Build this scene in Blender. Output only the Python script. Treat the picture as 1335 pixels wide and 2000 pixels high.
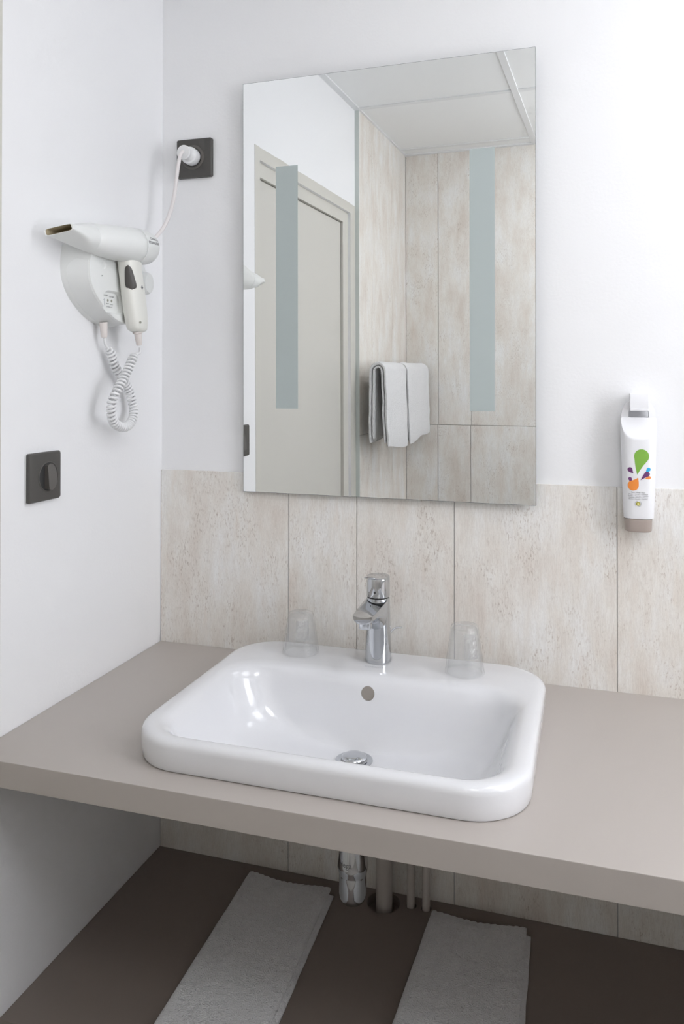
import bpy, bmesh, math, random
from mathutils import Vector, Matrix, noise

random.seed(7)
scene = bpy.context.scene
for o in list(bpy.data.objects):
    bpy.data.objects.remove(o)

# ------------------------------------------------------------------ camera
cam_d = bpy.data.cameras.new('camera')
cam = bpy.data.objects.new('camera', cam_d)
scene.collection.objects.link(cam)
cam_d.sensor_fit = 'HORIZONTAL'
cam_d.sensor_width = 36.0
cam_d.lens = 1552.33 / 1335 * 36.0
cam_d.shift_y = -(1000 - 732.48) / 1335
cam_d.clip_start = 0.01
cam.location = (0.9037, -1.55, 1.4399)
cam.rotation_mode = 'XYZ'
_yaw, _pitch, _roll = math.radians(17.49), math.radians(0.4057), math.radians(0.044)
cam.matrix_world = (Matrix.Translation(cam.location) @ Matrix.Rotation(_yaw, 4, 'Z')
                    @ Matrix.Rotation(math.pi / 2 + _pitch, 4, 'X') @ Matrix.Rotation(_roll, 4, 'Z'))
scene.camera = cam

# ------------------------------------------------------------------ world and exposure
world = bpy.data.worlds.new('world')
scene.world = world
world.use_nodes = True
world.node_tree.nodes['Background'].inputs['Color'].default_value = (0.8, 0.85, 0.9, 1)
world.node_tree.nodes['Background'].inputs['Strength'].default_value = 0.3
scene.view_settings.view_transform = 'Standard'
scene.view_settings.look = 'None'
scene.view_settings.gamma = 1.0
scene.view_settings.use_curve_mapping = False
scene.view_settings.exposure = 1.13
FILL_PANEL, FILL_DOME, FILL_PANE = 2.0, 4.6, 2.65      # emission of the two added ceiling lights and the added side pane
scene.cycles.max_bounces = 8
scene.cycles.diffuse_bounces = 5
scene.cycles.glossy_bounces = 4
scene.cycles.transparent_max_bounces = 12
scene.cycles.use_adaptive_sampling = True
scene.cycles.adaptive_threshold = 0.09
scene.cycles.adaptive_min_samples = 12
scene.cycles.use_light_tree = False
scene.cycles.sample_clamp_indirect = 6.0
scene.cycles.caustics_reflective = False
scene.cycles.caustics_refractive = False


# ------------------------------------------------------------------ helpers
COL = scene.collection


def mat(name, color, rough=0.5, metal=0.0, **kw):
    m = bpy.data.materials.new(name)
    m.use_nodes = True
    b = m.node_tree.nodes['Principled BSDF']
    b.inputs['Base Color'].default_value = (*color, 1)
    b.inputs['Roughness'].default_value = rough
    b.inputs['Metallic'].default_value = metal
    for k, v in kw.items():
        b.inputs[k.replace('_', ' ')].default_value = v
    return m


def nodes(m):
    return m.node_tree.nodes, m.node_tree.links, m.node_tree.nodes['Principled BSDF']


def add_bump(m, scale, strength, dist=0.001, detail=3.0, stretch=(1, 1, 1)):
    n, l, b = nodes(m)
    tc = n.new('ShaderNodeTexCoord')
    mp = n.new('ShaderNodeMapping')
    mp.inputs['Scale'].default_value = stretch
    t = n.new('ShaderNodeTexNoise')
    t.inputs['Scale'].default_value = scale
    t.inputs['Detail'].default_value = detail
    bp = n.new('ShaderNodeBump')
    bp.inputs['Strength'].default_value = strength
    bp.inputs['Distance'].default_value = dist
    l.new(tc.outputs['Object'], mp.inputs['Vector'])
    l.new(mp.outputs['Vector'], t.inputs['Vector'])
    l.new(t.outputs['Fac'], bp.inputs['Height'])
    l.new(bp.outputs['Normal'], b.inputs['Normal'])
    return t


def srgb(r, g, b):
    f = lambda c: c / 12.92 if c <= 0.04045 else ((c + 0.055) / 1.055) ** 2.4
    return (f(r / 255), f(g / 255), f(b / 255))


def bm_mesh(bm, name):
    bmesh.ops.recalc_face_normals(bm, faces=bm.faces)
    me = bpy.data.meshes.new(name)
    bm.to_mesh(me)
    bm.free()
    return me


def root_loc(p):
    while p is not None and p.parent is not None:
        p = p.parent
    return Vector(p.location) if p is not None else Vector((0, 0, 0))


def obj(name, me, material, parent=None, smooth=False, origin=None, angle=40):
    """link ONE mesh object; geometry comes in world coordinates"""
    if isinstance(me, bmesh.types.BMesh):
        me = bm_mesh(me, name)
    me.name = name
    me.materials.clear()
    me.materials.append(material)
    o = bpy.data.objects.new(name, me)
    COL.objects.link(o)
    if parent is not None:
        me.transform(Matrix.Translation(-root_loc(parent)))
        o.parent = parent
    elif origin is not None:
        me.transform(Matrix.Translation(-Vector(origin)))
        o.location = origin
    if smooth:
        me.shade_smooth()
        if angle < 180:
            me.set_sharp_from_angle(angle=math.radians(angle))
    return o


def thing(name, label, cat, loc=(0, 0, 0), group=None):
    o = bpy.data.objects.new(name, None)
    o.empty_display_size = 0.02
    COL.objects.link(o)
    o.location = loc
    tag(o, label, cat, group)
    return o


def tag(o, label, cat, group=None):
    o['label'] = label
    o['category'] = cat
    if group:
        o['group'] = group
    return o


def struct(o, label=None, cat=None):
    o['kind'] = 'structure'
    if label:
        o['label'] = label
    if cat:
        o['category'] = cat
    return o


def box(bm, x0, x1, y0, y1, z0, z1, bevel=0.0, seg=2):
    r = bmesh.ops.create_cube(bm, size=1.0)
    M = Matrix.Translation(((x0 + x1) / 2, (y0 + y1) / 2, (z0 + z1) / 2)) @ Matrix.Diagonal(
        (abs(x1 - x0), abs(y1 - y0), abs(z1 - z0), 1))
    bmesh.ops.transform(bm, matrix=M, verts=r['verts'])
    if bevel:
        es = set()
        for v in r['verts']:
            es.update(v.link_edges)
        bmesh.ops.bevel(bm, geom=list(es), offset=bevel, segments=seg, affect='EDGES', profile=0.5)
    return bm


def mkbox(*a, **k):
    return box(bmesh.new(), *a, **k)


def loft(rings, cap0=True, cap1=True, closed=True, bm=None):
    """skin a list of rings of equal length"""
    bm = bm or bmesh.new()
    vs = [[bm.verts.new(p) for p in r] for r in rings]
    n = len(rings[0])
    for a, b in zip(vs, vs[1:]):
        for i in range(n if closed else n - 1):
            j = (i + 1) % n
            bm.faces.new((a[i], a[j], b[j], b[i]))
    if cap0:
        bm.faces.new(list(reversed(vs[0])))
    if cap1:
        bm.faces.new(vs[-1])
    return bm


def lathe(profile, n=48, M=None, cap0=True, cap1=True, bm=None):
    """profile of (r, z); rotated about local z, then moved by M"""
    rings = []
    for r, z in profile:
        rings.append([Vector((r * math.cos(2 * math.pi * i / n), r * math.sin(2 * math.pi * i / n), z)) for i in range(n)])
    if M is not None:
        rings = [[M @ p for p in r] for r in rings]
    return loft(rings, cap0, cap1, bm=bm)


def axis_matrix(p, d, up=(0, 0, 1)):
    """local z -> d, at p"""
    z = Vector(d).normalized()
    x = Vector(up).cross(z)
    if x.length < 1e-6:
        x = Vector((1, 0, 0))
    x.normalize()
    y = z.cross(x)
    return Matrix(((x.x, y.x, z.x, p[0]), (x.y, y.y, z.y, p[1]), (x.z, y.z, z.z, p[2]), (0, 0, 0, 1)))


def catmull(pts, per=8):
    P = [Vector(p) for p in pts]
    P = [P[0] * 2 - P[1]] + P + [P[-1] * 2 - P[-2]]
    out = []
    for i in range(1, len(P) - 2):
        for k in range(per):
            t = k / per
            a, b, c, d = P[i - 1], P[i], P[i + 1], P[i + 2]
            out.append(0.5 * ((2 * b) + (c - a) * t + (2 * a - 5 * b + 4 * c - d) * t * t + (3 * b - a - 3 * c + d) * t ** 3))
    out.append(P[-2])
    return out


def frames(path):
    """parallel transport frames"""
    T = []
    for i in range(len(path)):
        a = path[max(i - 1, 0)]
        b = path[min(i + 1, len(path) - 1)]
        T.append((b - a).normalized())
    ref = Vector((0, 0, 1)) if abs(T[0].z) < 0.9 else Vector((1, 0, 0))
    N = [(ref - T[0] * ref.dot(T[0])).normalized()]
    for i in range(1, len(path)):
        v = N[-1] - T[i] * N[-1].dot(T[i])
        N.append(v.normalized())
    return T, N


def tube(path, rad, n=10, bm=None, cap=True):
    path = [Vector(p) for p in path]
    T, N = frames(path)
    rings = []
    for i, p in enumerate(path):
        B = T[i].cross(N[i])
        r = rad(i / (len(path) - 1)) if callable(rad) else rad
        rings.append([p + (N[i] * math.cos(2 * math.pi * k / n) + B * math.sin(2 * math.pi * k / n)) * r for k in range(n)])
    return loft(rings, cap, cap, bm=bm)


def rrect(x0, x1, y0, y1, r, z, per=12, sub=4):
    """rounded rectangle ring with straight sides subdivided"""
    pts = []
    cs = [(x1 - r, y1 - r, 0), (x0 + r, y1 - r, 90), (x0 + r, y0 + r, 180), (x1 - r, y0 + r, 270)]
    for k, (cx, cy, a0) in enumerate(cs):
        for i in range(per + 1):
            a = math.radians(a0 + 90 * i / per)
            pts.append(Vector((cx + r * math.cos(a), cy + r * math.sin(a), z)))
        nx = cs[(k + 1) % 4]
        a = math.radians(nx[2])
        q = Vector((nx[0] + r * math.cos(a), nx[1] + r * math.sin(a), z))
        p = pts[-1].copy()
        for i in range(1, sub):
            pts.append(p.lerp(q, i / sub))
    return pts


def superring(cx, cy, z, a, b, e=2.5, n=48):
    out = []
    for i in range(n):
        t = 2 * math.pi * i / n
        c, s = math.cos(t), math.sin(t)
        out.append(Vector((cx + a * math.copysign(abs(c) ** (2 / e), c), cy + b * math.copysign(abs(s) ** (2 / e), s), z)))
    return out


def boolean_cut(o, cutters):
    for c in cutters:
        m = o.modifiers.new('cut', 'BOOLEAN')
        m.operation = 'DIFFERENCE'
        m.solver = 'EXACT'
        m.object = c
    dg = bpy.context.evaluated_depsgraph_get()
    dg.update()
    me = bpy.data.meshes.new_from_object(o.evaluated_get(dg))
    o.modifiers.clear()
    old = o.data
    mats = list(old.materials)
    o.data = me
    me.materials.clear()
    for mm in mats:
        me.materials.append(mm)
    for c in cutters:
        bpy.data.objects.remove(c)
    return o


def text_mesh(s, size, extrude=0.0, align='CENTER', spacing=1.0):
    cu = bpy.data.curves.new('text', 'FONT')
    cu.body = s
    cu.size = size
    cu.align_x = align
    cu.align_y = 'CENTER'
    cu.extrude = extrude
    cu.resolution_u = 2
    cu.space_character = spacing
    o = bpy.data.objects.new('text', cu)
    COL.objects.link(o)
    dg = bpy.context.evaluated_depsgraph_get()
    dg.update()
    me = bpy.data.meshes.new_from_object(o.evaluated_get(dg))
    bpy.data.objects.remove(o)
    return me


# ------------------------------------------------------------------ materials
M = {}
M['paint'] = mat('white_wall_paint', (0.855, 0.859, 0.868), 0.6)
add_bump(M['paint'], 170, 0.16, 0.0012, 3)
M['band'] = mat('door_paint_greige', srgb(205, 203, 195), 0.45)
add_bump(M['band'], 200, 0.05, 0.0006)
M['door'] = mat('door_leaf_paint', srgb(203, 201, 194), 0.4)
M['gap_shade'] = mat('gap_shade', (0.02, 0.02, 0.02), 0.8)
M['ceiling_tile'] = mat('ceiling_tile', (0.89, 0.90, 0.90), 0.85)
add_bump(M['ceiling_tile'], 400, 0.25, 0.0008, 4)
M['tbar'] = mat('ceiling_bar_white', (0.80, 0.81, 0.82), 0.4)
M['grout'] = mat('grout_grey', srgb(176, 174, 172), 0.8)
M['alu'] = mat('edge_profile_grey', srgb(206, 212, 208), 0.4)
M['floor'] = mat('floor_grey', srgb(160, 155, 149), 0.5)
add_bump(M['floor'], 60, 0.05)
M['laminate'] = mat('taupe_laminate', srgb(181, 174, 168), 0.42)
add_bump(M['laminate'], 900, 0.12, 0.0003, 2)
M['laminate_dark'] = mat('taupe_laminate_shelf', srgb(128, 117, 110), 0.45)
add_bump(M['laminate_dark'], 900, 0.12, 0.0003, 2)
M['ceramic'] = mat('white_glazed_ceramic', (0.76, 0.765, 0.785), 0.12)
M['ceramic'].node_tree.nodes['Principled BSDF'].inputs['Coat Weight'].default_value = 0.4
M['ceramic'].node_tree.nodes['Principled BSDF'].inputs['Coat Roughness'].default_value = 0.04
M['chrome'] = mat('chrome', (0.60, 0.615, 0.635), 0.05, 1.0)
M['mirror'] = mat('mirror_silver', (0.93, 0.945, 0.94), 0.0, 1.0)
M['glass_edge'] = mat('mirror_edge', srgb(150, 158, 156), 0.2, 0.4)
M['frost'] = mat('frosted_strip', srgb(178, 188, 187), 0.42)
M['plastic'] = mat('white_plastic', (0.80, 0.815, 0.80), 0.32)
M['plastic_ivory'] = mat('ivory_plastic', (0.80, 0.80, 0.75), 0.32)
M['plastic_grey'] = mat('light_grey_plastic', (0.74, 0.755, 0.745), 0.4)
M['nozzle_in'] = mat('nozzle_inside', (0.42, 0.36, 0.24), 0.6)
M['relief'] = mat('cord_sleeve_blush', (0.78, 0.73, 0.70), 0.45)
M['cord'] = mat('white_cord', (0.82, 0.825, 0.83), 0.35)
M['cord_warm'] = mat('mains_cord_blush', (0.80, 0.765, 0.755), 0.4)
M['anthracite'] = mat('anthracite_plate', srgb(74, 72, 69), 0.42)
add_bump(M['anthracite'], 1500, 0.1, 0.0002)
M['anthracite_pale'] = mat('anthracite_rocker', srgb(90, 87, 83), 0.5)  # paler anthracite for the rings and the rocker
M['black'] = mat('black_plastic', (0.03, 0.03, 0.03), 0.5)
M['ink'] = mat('grey_ink', (0.10, 0.10, 0.11), 0.6)
M['ink_light'] = mat('pale_ink', (0.42, 0.43, 0.46), 0.6)
M['bottle'] = mat('white_bottle', (0.83, 0.835, 0.86), 0.28)
M['taupe_cap'] = mat('taupe_cap', srgb(170, 158, 150), 0.35)
M['green'] = mat('print_green', srgb(128, 178, 72), 0.4)
M['purple'] = mat('print_purple', srgb(108, 58, 112), 0.4)
M['orange'] = mat('print_orange', srgb(240, 146, 66), 0.4)
M['cyan'] = mat('print_cyan', srgb(38, 172, 222), 0.4)
M['olive'] = mat('print_olive', srgb(168, 164, 70), 0.4)
M['pipe'] = mat('grey_pipe_paint', srgb(186, 179, 173), 0.45)
M['shaver_hole'] = mat('shaver_socket_hole', srgb(150, 150, 138), 0.6)


def terry(name, col, bump):
    m = mat(name, col, 0.95)
    n, l, b = nodes(m)
    b.inputs['Sheen Weight'].default_value = 0.25
    tc = n.new('ShaderNodeTexCoord')
    a = n.new('ShaderNodeTexNoise')
    a.inputs['Scale'].default_value = 420
    a.inputs['Detail'].default_value = 3
    c = n.new('ShaderNodeTexNoise')
    c.inputs['Scale'].default_value = 70
    add = n.new('ShaderNodeMath')
    add.operation = 'ADD'
    bp = n.new('ShaderNodeBump')
    bp.inputs['Strength'].default_value = bump
    bp.inputs['Distance'].default_value = 0.0045
    l.new(tc.outputs['Object'], a.inputs['Vector'])
    l.new(tc.outputs['Object'], c.inputs['Vector'])
    l.new(a.outputs['Fac'], add.inputs[0])
    l.new(c.outputs['Fac'], add.inputs[1])
    l.new(add.outputs[0], bp.inputs['Height'])
    l.new(bp.outputs['Normal'], b.inputs['Normal'])
    return m


M['terry'] = terry('white_terry_cloth', (0.88, 0.88, 0.885), 1.0)


def tile_material():
    """pale weathered-wood porcelain: vertical streaks, cream and rust-grey flecks"""
    m = mat('weathered_porcelain', (0.6, 0.57, 0.53), 0.38)
    n, l, b = nodes(m)
    tc = n.new('ShaderNodeTexCoord')
    oi = n.new('ShaderNodeObjectInfo')
    off = n.new('ShaderNodeVectorMath')
    off.operation = 'SCALE'
    off.inputs[0].default_value = (37.0, 23.0, 51.0)
    l.new(oi.outputs['Random'], off.inputs['Scale'])
    addv = n.new('ShaderNodeVectorMath')
    addv.operation = 'ADD'
    l.new(tc.outputs['Object'], addv.inputs[0])
    l.new(off.outputs[0], addv.inputs[1])

    def noise_tex(sc, stretch, detail=4.0, rough=0.6):
        mp = n.new('ShaderNodeMapping')
        mp.inputs['Scale'].default_value = stretch
        t = n.new('ShaderNodeTexNoise')
        t.inputs['Scale'].default_value = sc
        t.inputs['Detail'].default_value = detail
        t.inputs['Roughness'].default_value = rough
        l.new(addv.outputs[0], mp.inputs['Vector'])
        l.new(mp.outputs['Vector'], t.inputs['Vector'])
        return t

    def ramp(src, stops):
        r = n.new('ShaderNodeValToRGB')
        els = r.color_ramp.elements
        els[0].position, els[0].color = stops[0][0], (*stops[0][1], 1)
        els[1].position, els[1].color = stops[-1][0], (*stops[-1][1], 1)
        for p, c in stops[1:-1]:
            e = els.new(p)
            e.color = (*c, 1)
        l.new(src, r.inputs['Fac'])
        return r

    def mix(kind, fac, a, c):
        x = n.new('ShaderNodeMix')
        x.data_type = 'RGBA'
        x.blend_type = kind
        if isinstance(fac, float):
            x.inputs['Factor'].default_value = fac
        else:
            l.new(fac, x.inputs['Factor'])
        l.new(a, x.inputs[6])
        if isinstance(c, tuple):
            x.inputs[7].default_value = (*c, 1)
        else:
            l.new(c, x.inputs[7])
        return x.outputs[2]

    big = noise_tex(8, (1.8, 1.8, 0.7), 4, 0.6)
    base = ramp(big.outputs['Fac'], [(0.32, srgb(224, 217, 209)), (0.50, srgb(233, 230, 224)), (0.66, srgb(238, 238, 236))])
    streak = noise_tex(100, (5.5, 5.5, 0.55), 3, 0.6)
    sr = ramp(streak.outputs['Fac'], [(0.34, (0.88, 0.865, 0.85)), (0.58, (1.02, 1.02, 1.02))])
    c1 = mix('MULTIPLY', 0.6, base.outputs['Color'], sr.outputs['Color'])
    band = noise_tex(20, (2.4, 2.4, 0.35), 3, 0.6)
    bd = ramp(band.outputs['Fac'], [(0.40, (0.95, 0.935, 0.92)), (0.60, (1, 1, 1))])
    c1 = mix('MULTIPLY', 0.7, c1, bd.outputs['Color'])
    grain = noise_tex(420, (1.5, 1.5, 0.55), 2, 0.6)
    gr = ramp(grain.outputs['Fac'], [(0.35, (0.93, 0.925, 0.92)), (0.55, (1, 1, 1))])
    c1 = mix('MULTIPLY', 0.8, c1, gr.outputs['Color'])
    patch = noise_tex(12, (1.6, 1.6, 0.8), 4, 0.65)
    pr_ = ramp(patch.outputs['Fac'], [(0.46, (0, 0, 0)), (0.64, (1, 1, 1))])
    fleck = noise_tex(200, (1.8, 1.8, 0.55), 3, 0.7)
    fr = ramp(fleck.outputs['Fac'], [(0.54, (0, 0, 0)), (0.66, (1, 1, 1))])
    mul = n.new('ShaderNodeMath')
    mul.operation = 'MULTIPLY'
    l.new(pr_.outputs['Color'], mul.inputs[0])
    l.new(fr.outputs['Color'], mul.inputs[1])
    mul2 = n.new('ShaderNodeMath')
    mul2.operation = 'MULTIPLY'
    mul2.inputs[1].default_value = 0.72
    l.new(mul.outputs[0], mul2.inputs[0])
    c2 = mix('MIX', mul2.outputs[0], c1, srgb(170, 155, 142))
    rust = noise_tex(16, (2.4, 2.4, 0.40), 4, 0.65)
    rr_ = ramp(rust.outputs['Fac'], [(0.57, (0, 0, 0)), (0.80, (0.45, 0.45, 0.45))])
    c3 = mix('MIX', rr_.outputs['Color'], c2, srgb(220, 205, 192))
    l.new(c3, b.inputs['Base Color'])
    bp = n.new('ShaderNodeBump')
    bp.inputs['Strength'].default_value = 0.10
    bp.inputs['Distance'].default_value = 0.0006
    l.new(streak.outputs['Fac'], bp.inputs['Height'])
    l.new(bp.outputs['Normal'], b.inputs['Normal'])
    return m


M['tile'] = tile_material()


def film_material(name='clear_plastic_film', haze=0.075, gloss=0.05):
    """clear thin plastic film: mostly see-through, glossy at grazing angles, faint milky haze"""
    m = bpy.data.materials.new(name)
    m.use_nodes = True
    n, l = m.node_tree.nodes, m.node_tree.links
    n.clear()
    out = n.new('ShaderNodeOutputMaterial')
    tr = n.new('ShaderNodeBsdfTransparent')
    tr.inputs['Color'].default_value = (0.985, 0.99, 0.99, 1)
    gl = n.new('ShaderNodeBsdfGlossy')
    gl.inputs['Roughness'].default_value = 0.06
    df = n.new('ShaderNodeBsdfTranslucent')
    df.inputs['Color'].default_value = (0.9, 0.9, 0.92, 1)
    df2 = n.new('ShaderNodeBsdfDiffuse')
    df2.inputs['Color'].default_value = (0.9, 0.9, 0.92, 1)
    mh = n.new('ShaderNodeMixShader')
    mh.inputs[0].default_value = 0.5
    l.new(df.outputs[0], mh.inputs[1])
    l.new(df2.outputs[0], mh.inputs[2])
    fr = n.new('ShaderNodeLayerWeight')
    fr.inputs['Blend'].default_value = 0.5
    fmap = n.new('ShaderNodeMath')
    fmap.operation = 'POWER'
    fmap.inputs[1].default_value = 3.0
    l.new(fr.outputs['Facing'], fmap.inputs[0])
    fmad = n.new('ShaderNodeMath')
    fmad.operation = 'MULTIPLY_ADD'
    fmad.inputs[1].default_value = 0.42
    fmad.inputs[2].default_value = gloss
    l.new(fmap.outputs[0], fmad.inputs[0])
    tc = n.new('ShaderNodeTexCoord')
    ns = n.new('ShaderNodeTexNoise')
    ns.inputs['Scale'].default_value = 110
    ns.inputs['Detail'].default_value = 4
    bp = n.new('ShaderNodeBump')
    bp.inputs['Strength'].default_value = 0.55
    bp.inputs['Distance'].default_value = 0.004
    l.new(tc.outputs['Object'], ns.inputs['Vector'])
    l.new(ns.outputs['Fac'], bp.inputs['Height'])
    l.new(bp.outputs['Normal'], gl.inputs['Normal'])
    l.new(bp.outputs['Normal'], fr.inputs['Normal'])
    m1 = n.new('ShaderNodeMixShader')
    m1.inputs[0].default_value = haze
    l.new(tr.outputs[0], m1.inputs[1])
    l.new(mh.outputs[0], m1.inputs[2])
    m2 = n.new('ShaderNodeMixShader')
    l.new(fmad.outputs[0], m2.inputs[0])
    l.new(m1.outputs[0], m2.inputs[1])
    l.new(gl.outputs[0], m2.inputs[2])
    l.new(m2.outputs[0], out.inputs['Surface'])
    return m


M['film'] = film_material()
M['film_fold'] = film_material('crumpled_plastic_film', 0.16, 0.16)


def emission(name, color, strength):
    m = bpy.data.materials.new(name)
    m.use_nodes = True
    b = m.node_tree.nodes['Principled BSDF']
    b.inputs['Base Color'].default_value = (0.9, 0.9, 0.9, 1)
    b.inputs['Emission Color'].default_value = (*color, 1)
    b.inputs['Emission Strength'].default_value = strength
    return m


M['lamp'] = emission('fill_diffuser', (0.945, 0.955, 1.0), FILL_PANEL)
M['dome'] = emission('fill_opal_dome', (0.955, 0.965, 1.0), FILL_DOME)

M['added_pane'] = emission('frosted_fill_pane', (0.93, 0.945, 1.0), FILL_PANE)

# ------------------------------------------------------------------ room shell
W, L, H = 1.90, 2.075, 2.4496          # inner room: x 0..W, y -L..0, z 0..H
TP = 0.016                              # the tiled part of the left wall stands proud
DY0, DY1 = -0.5337, -1.3233             # door opening in the left wall
DZ = 2.0505
CAPZ = 1.2450                           # top of the wainscot tiles

wall_back = struct(obj('wall_back', mkbox(-0.12, W + 0.12, 0.0, 0.12, -0.1, H + 0.12), M['paint']),
                   'white painted rear wall with tiled lower part behind the washbasin', 'wall')
bm = bmesh.new()
box(bm, -0.12, 0.0, DY0, 0.0, -0.1, H + 0.12)
box(bm, -0.12, 0.0, DY1, DY0, DZ, H + 0.12)
box(bm, -0.12, 0.0, -L - 0.12, DY1, -0.1, H + 0.12)
wall_left = struct(obj('wall_left', bm, M['paint']), 'white painted side wall carrying hair dryer and light switch', 'wall')
wall_front = struct(obj('wall_front', mkbox(-0.12, W + 0.12, -L - 0.12, -L - 0.012, -0.1, H + 0.12), M['grout']),
                    'fully tiled far wall seen in the mirror', 'wall')
wall_right = struct(obj('wall_right', mkbox(W, W + 0.12, -L - 0.12, 0.12, -0.1, H + 0.12), M['paint']),
                    'plain white painted wall outside the frame', 'wall')
floor = struct(obj('floor', mkbox(-0.12, W + 0.12, -L - 0.12, 0.12, -0.1, 0.0), M['floor']),
               'grey floor below the open shelf', 'floor')
ceiling = struct(obj('ceiling', mkbox(-0.12, W + 0.12, -L - 0.12, 0.12, H + 0.06, H + 0.12), M['tbar']),
                 'suspended ceiling of white square panels on a bar grid', 'ceiling')

# wainscot tiles on the back wall
TG = 0.0009
xs = [0.0, 0.3002, 0.4480, 0.6459, 0.9461, 1.2461, 1.5461, 1.8461, W]
for a, b_ in zip(xs, xs[1:]):
    obj('tile', mkbox(a + (TG if a > 0 else 0.0015), b_ - TG, -0.0045, 0.0, 0.0, CAPZ, bevel=0.0004, seg=1), M['tile'], wall_back)
obj('grout', mkbox(0.0, W, -0.0030, 0.0, 0.0, CAPZ - 0.001), M['grout'], wall_back)
# far wall tiles (seen in the mirror)
rows = [(0.0, 1.2143, [TP, 0.165, 0.315, 0.615, 0.915, 1.215, 1.515, 1.815, W]),
        (1.2143, H + 0.004, [TP, 0.168, 0.318, 0.618, 0.918, 1.218, 1.518, 1.818, W])]
for z0, z1, js in rows:
    for a, b_ in zip(js, js[1:]):
        obj('tile', mkbox(a + TG, b_ - TG, -L - 0.012, -L, z0 + TG, z1 - TG, bevel=0.0004, seg=1), M['tile'], wall_front)
# tiled end of the left wall
obj('grout', mkbox(0.0, TP - 0.0015, -L, -1.381, 0.0, H + 0.004), M['grout'], wall_left)
for z0, z1, js in ((0.0, 1.2143, [-L, -1.84, -1.54, -1.3815]), (1.2143, H + 0.004, [-L, -1.84, -1.54, -1.3815])):
    for a, b_ in zip(js, js[1:]):
        obj('tile', mkbox(0.001, TP, a + TG, b_ - TG, z0 + TG, z1 - TG, bevel=0.0004, seg=1), M['tile'], wall_left)
obj('edge_profile', mkbox(0.0, TP, -1.3813, -1.379, 0.0, H), M['alu'], wall_left)

# ceiling grid
gx = [0.0, 0.6, 1.2, 1.8, W]
gy = [0.0, -0.174, -0.774, -1.374, -1.974, -L]
DOMES = [(1.10, -1.50, 'added round opal dome lamp lighting the room, out of view')]
PANELS = [(2, 1)]
for i in range(4):
    for j in range(5):
        obj('ceiling_panel', mkbox(gx[i] + 0.003, gx[i + 1] - 0.003, gy[j + 1] + 0.003, gy[j] - 0.003, H + 0.004, H + 0.018), M['ceiling_tile'], ceiling)
for x in gx[1:-1]:
    obj('grid_bar', mkbox(x - 0.012, x + 0.012, -L, 0.0, H, H + 0.004, bevel=0.0006, seg=1), M['tbar'], ceiling)
for y in gy[1:-1]:
    for a, b_ in zip(gx, gx[1:]):
        obj('grid_bar', mkbox(a + 0.012, b_ - 0.012, y - 0.012, y + 0.012, H + 0.0004, H + 0.004, bevel=0.0006, seg=1), M['tbar'], ceiling)
for nm, a in (('trim_1', (0.0, 0.024, -L, 0.0)), ('trim_2', (W - 0.024, W, -L, 0.0)),
              ('trim_3', (0.024, W - 0.024, -0.024, 0.0)), ('trim_4', (0.024, W - 0.024, -L, -L + 0.024))):
    struct(obj(nm, mkbox(*a, H - 0.0005, H + 0.004), M['tbar']), 'white wall angle edging the suspended ceiling', 'trim')

# dome and panel added under the ceiling, unseen, to light the room
for cx_, cy_, lb in DOMES:
    t = thing('added_ceiling_lamp', lb, 'added ceiling lamp', (cx_, cy_, H - 0.012))
    Ml = Matrix.Translation((cx_, cy_, H))
    obj('base_plate', lathe([(0.232, -0.0008), (0.236, -0.004), (0.236, -0.018), (0.228, -0.022)], 64, Ml), M['tbar'], t, True)
    obj('opal_dome', lathe([(0.226, -0.020), (0.226, -0.040), (0.214, -0.075), (0.185, -0.105), (0.135, -0.128), (0.070, -0.141), (0.002, -0.145)], 64, Ml), M['dome'], t, True)
for i, j in PANELS:
    x0, x1, y1, y0 = gx[i] + 0.013, gx[i + 1] - 0.013, gy[j] - 0.013, gy[j + 1] + 0.013
    t = thing('added_ceiling_light', 'added square light panel lighting the room, out of view', 'added ceiling light', ((x0 + x1) / 2, (y0 + y1) / 2, H + 0.001))
    obj('diffuser', mkbox(x0 + 0.012, x1 - 0.012, y0 + 0.012, y1 - 0.012, H - 0.001, H + 0.003), M['lamp'], t)
    bm = bmesh.new()
    box(bm, x0, x1, y0, y0 + 0.012, H - 0.002, H + 0.003)
    box(bm, x0, x1, y1 - 0.012, y1, H - 0.002, H + 0.003)
    box(bm, x0, x0 + 0.012, y0 + 0.012, y1 - 0.012, H - 0.002, H + 0.003)
    box(bm, x1 - 0.012, x1, y0 + 0.012, y1 - 0.012, H - 0.002, H + 0.003)
    obj('frame', bm, M['tbar'], t)

# glowing frosted pane added on the right wall, unseen, for light from the side
win = bpy.data.objects.new('added_window_1', None)
COL.objects.link(win)
win.location = (W, -0.775, 1.10)
struct(win, 'added frosted glowing pane, unseen, lighting the room from the plain wall', 'window')
WY0, WY1, WZ0, WZ1 = -1.050, -0.500, 1.100, 2.200
obj('pane', mkbox(W - 0.008, W - 0.004, WY0, WY1, WZ0, WZ1), M['added_pane'], win)
for a in ((WY0 - 0.04, WY0, WZ0 - 0.04, WZ1 + 0.04), (WY1, WY1 + 0.04, WZ0 - 0.04, WZ1 + 0.04), (WY0, WY1, WZ1, WZ1 + 0.04), (WY0, WY1, WZ0 - 0.04, WZ0)):
    obj('frame_bar', mkbox(W - 0.022, W, *a, bevel=0.002), M['tbar'], win)

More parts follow.
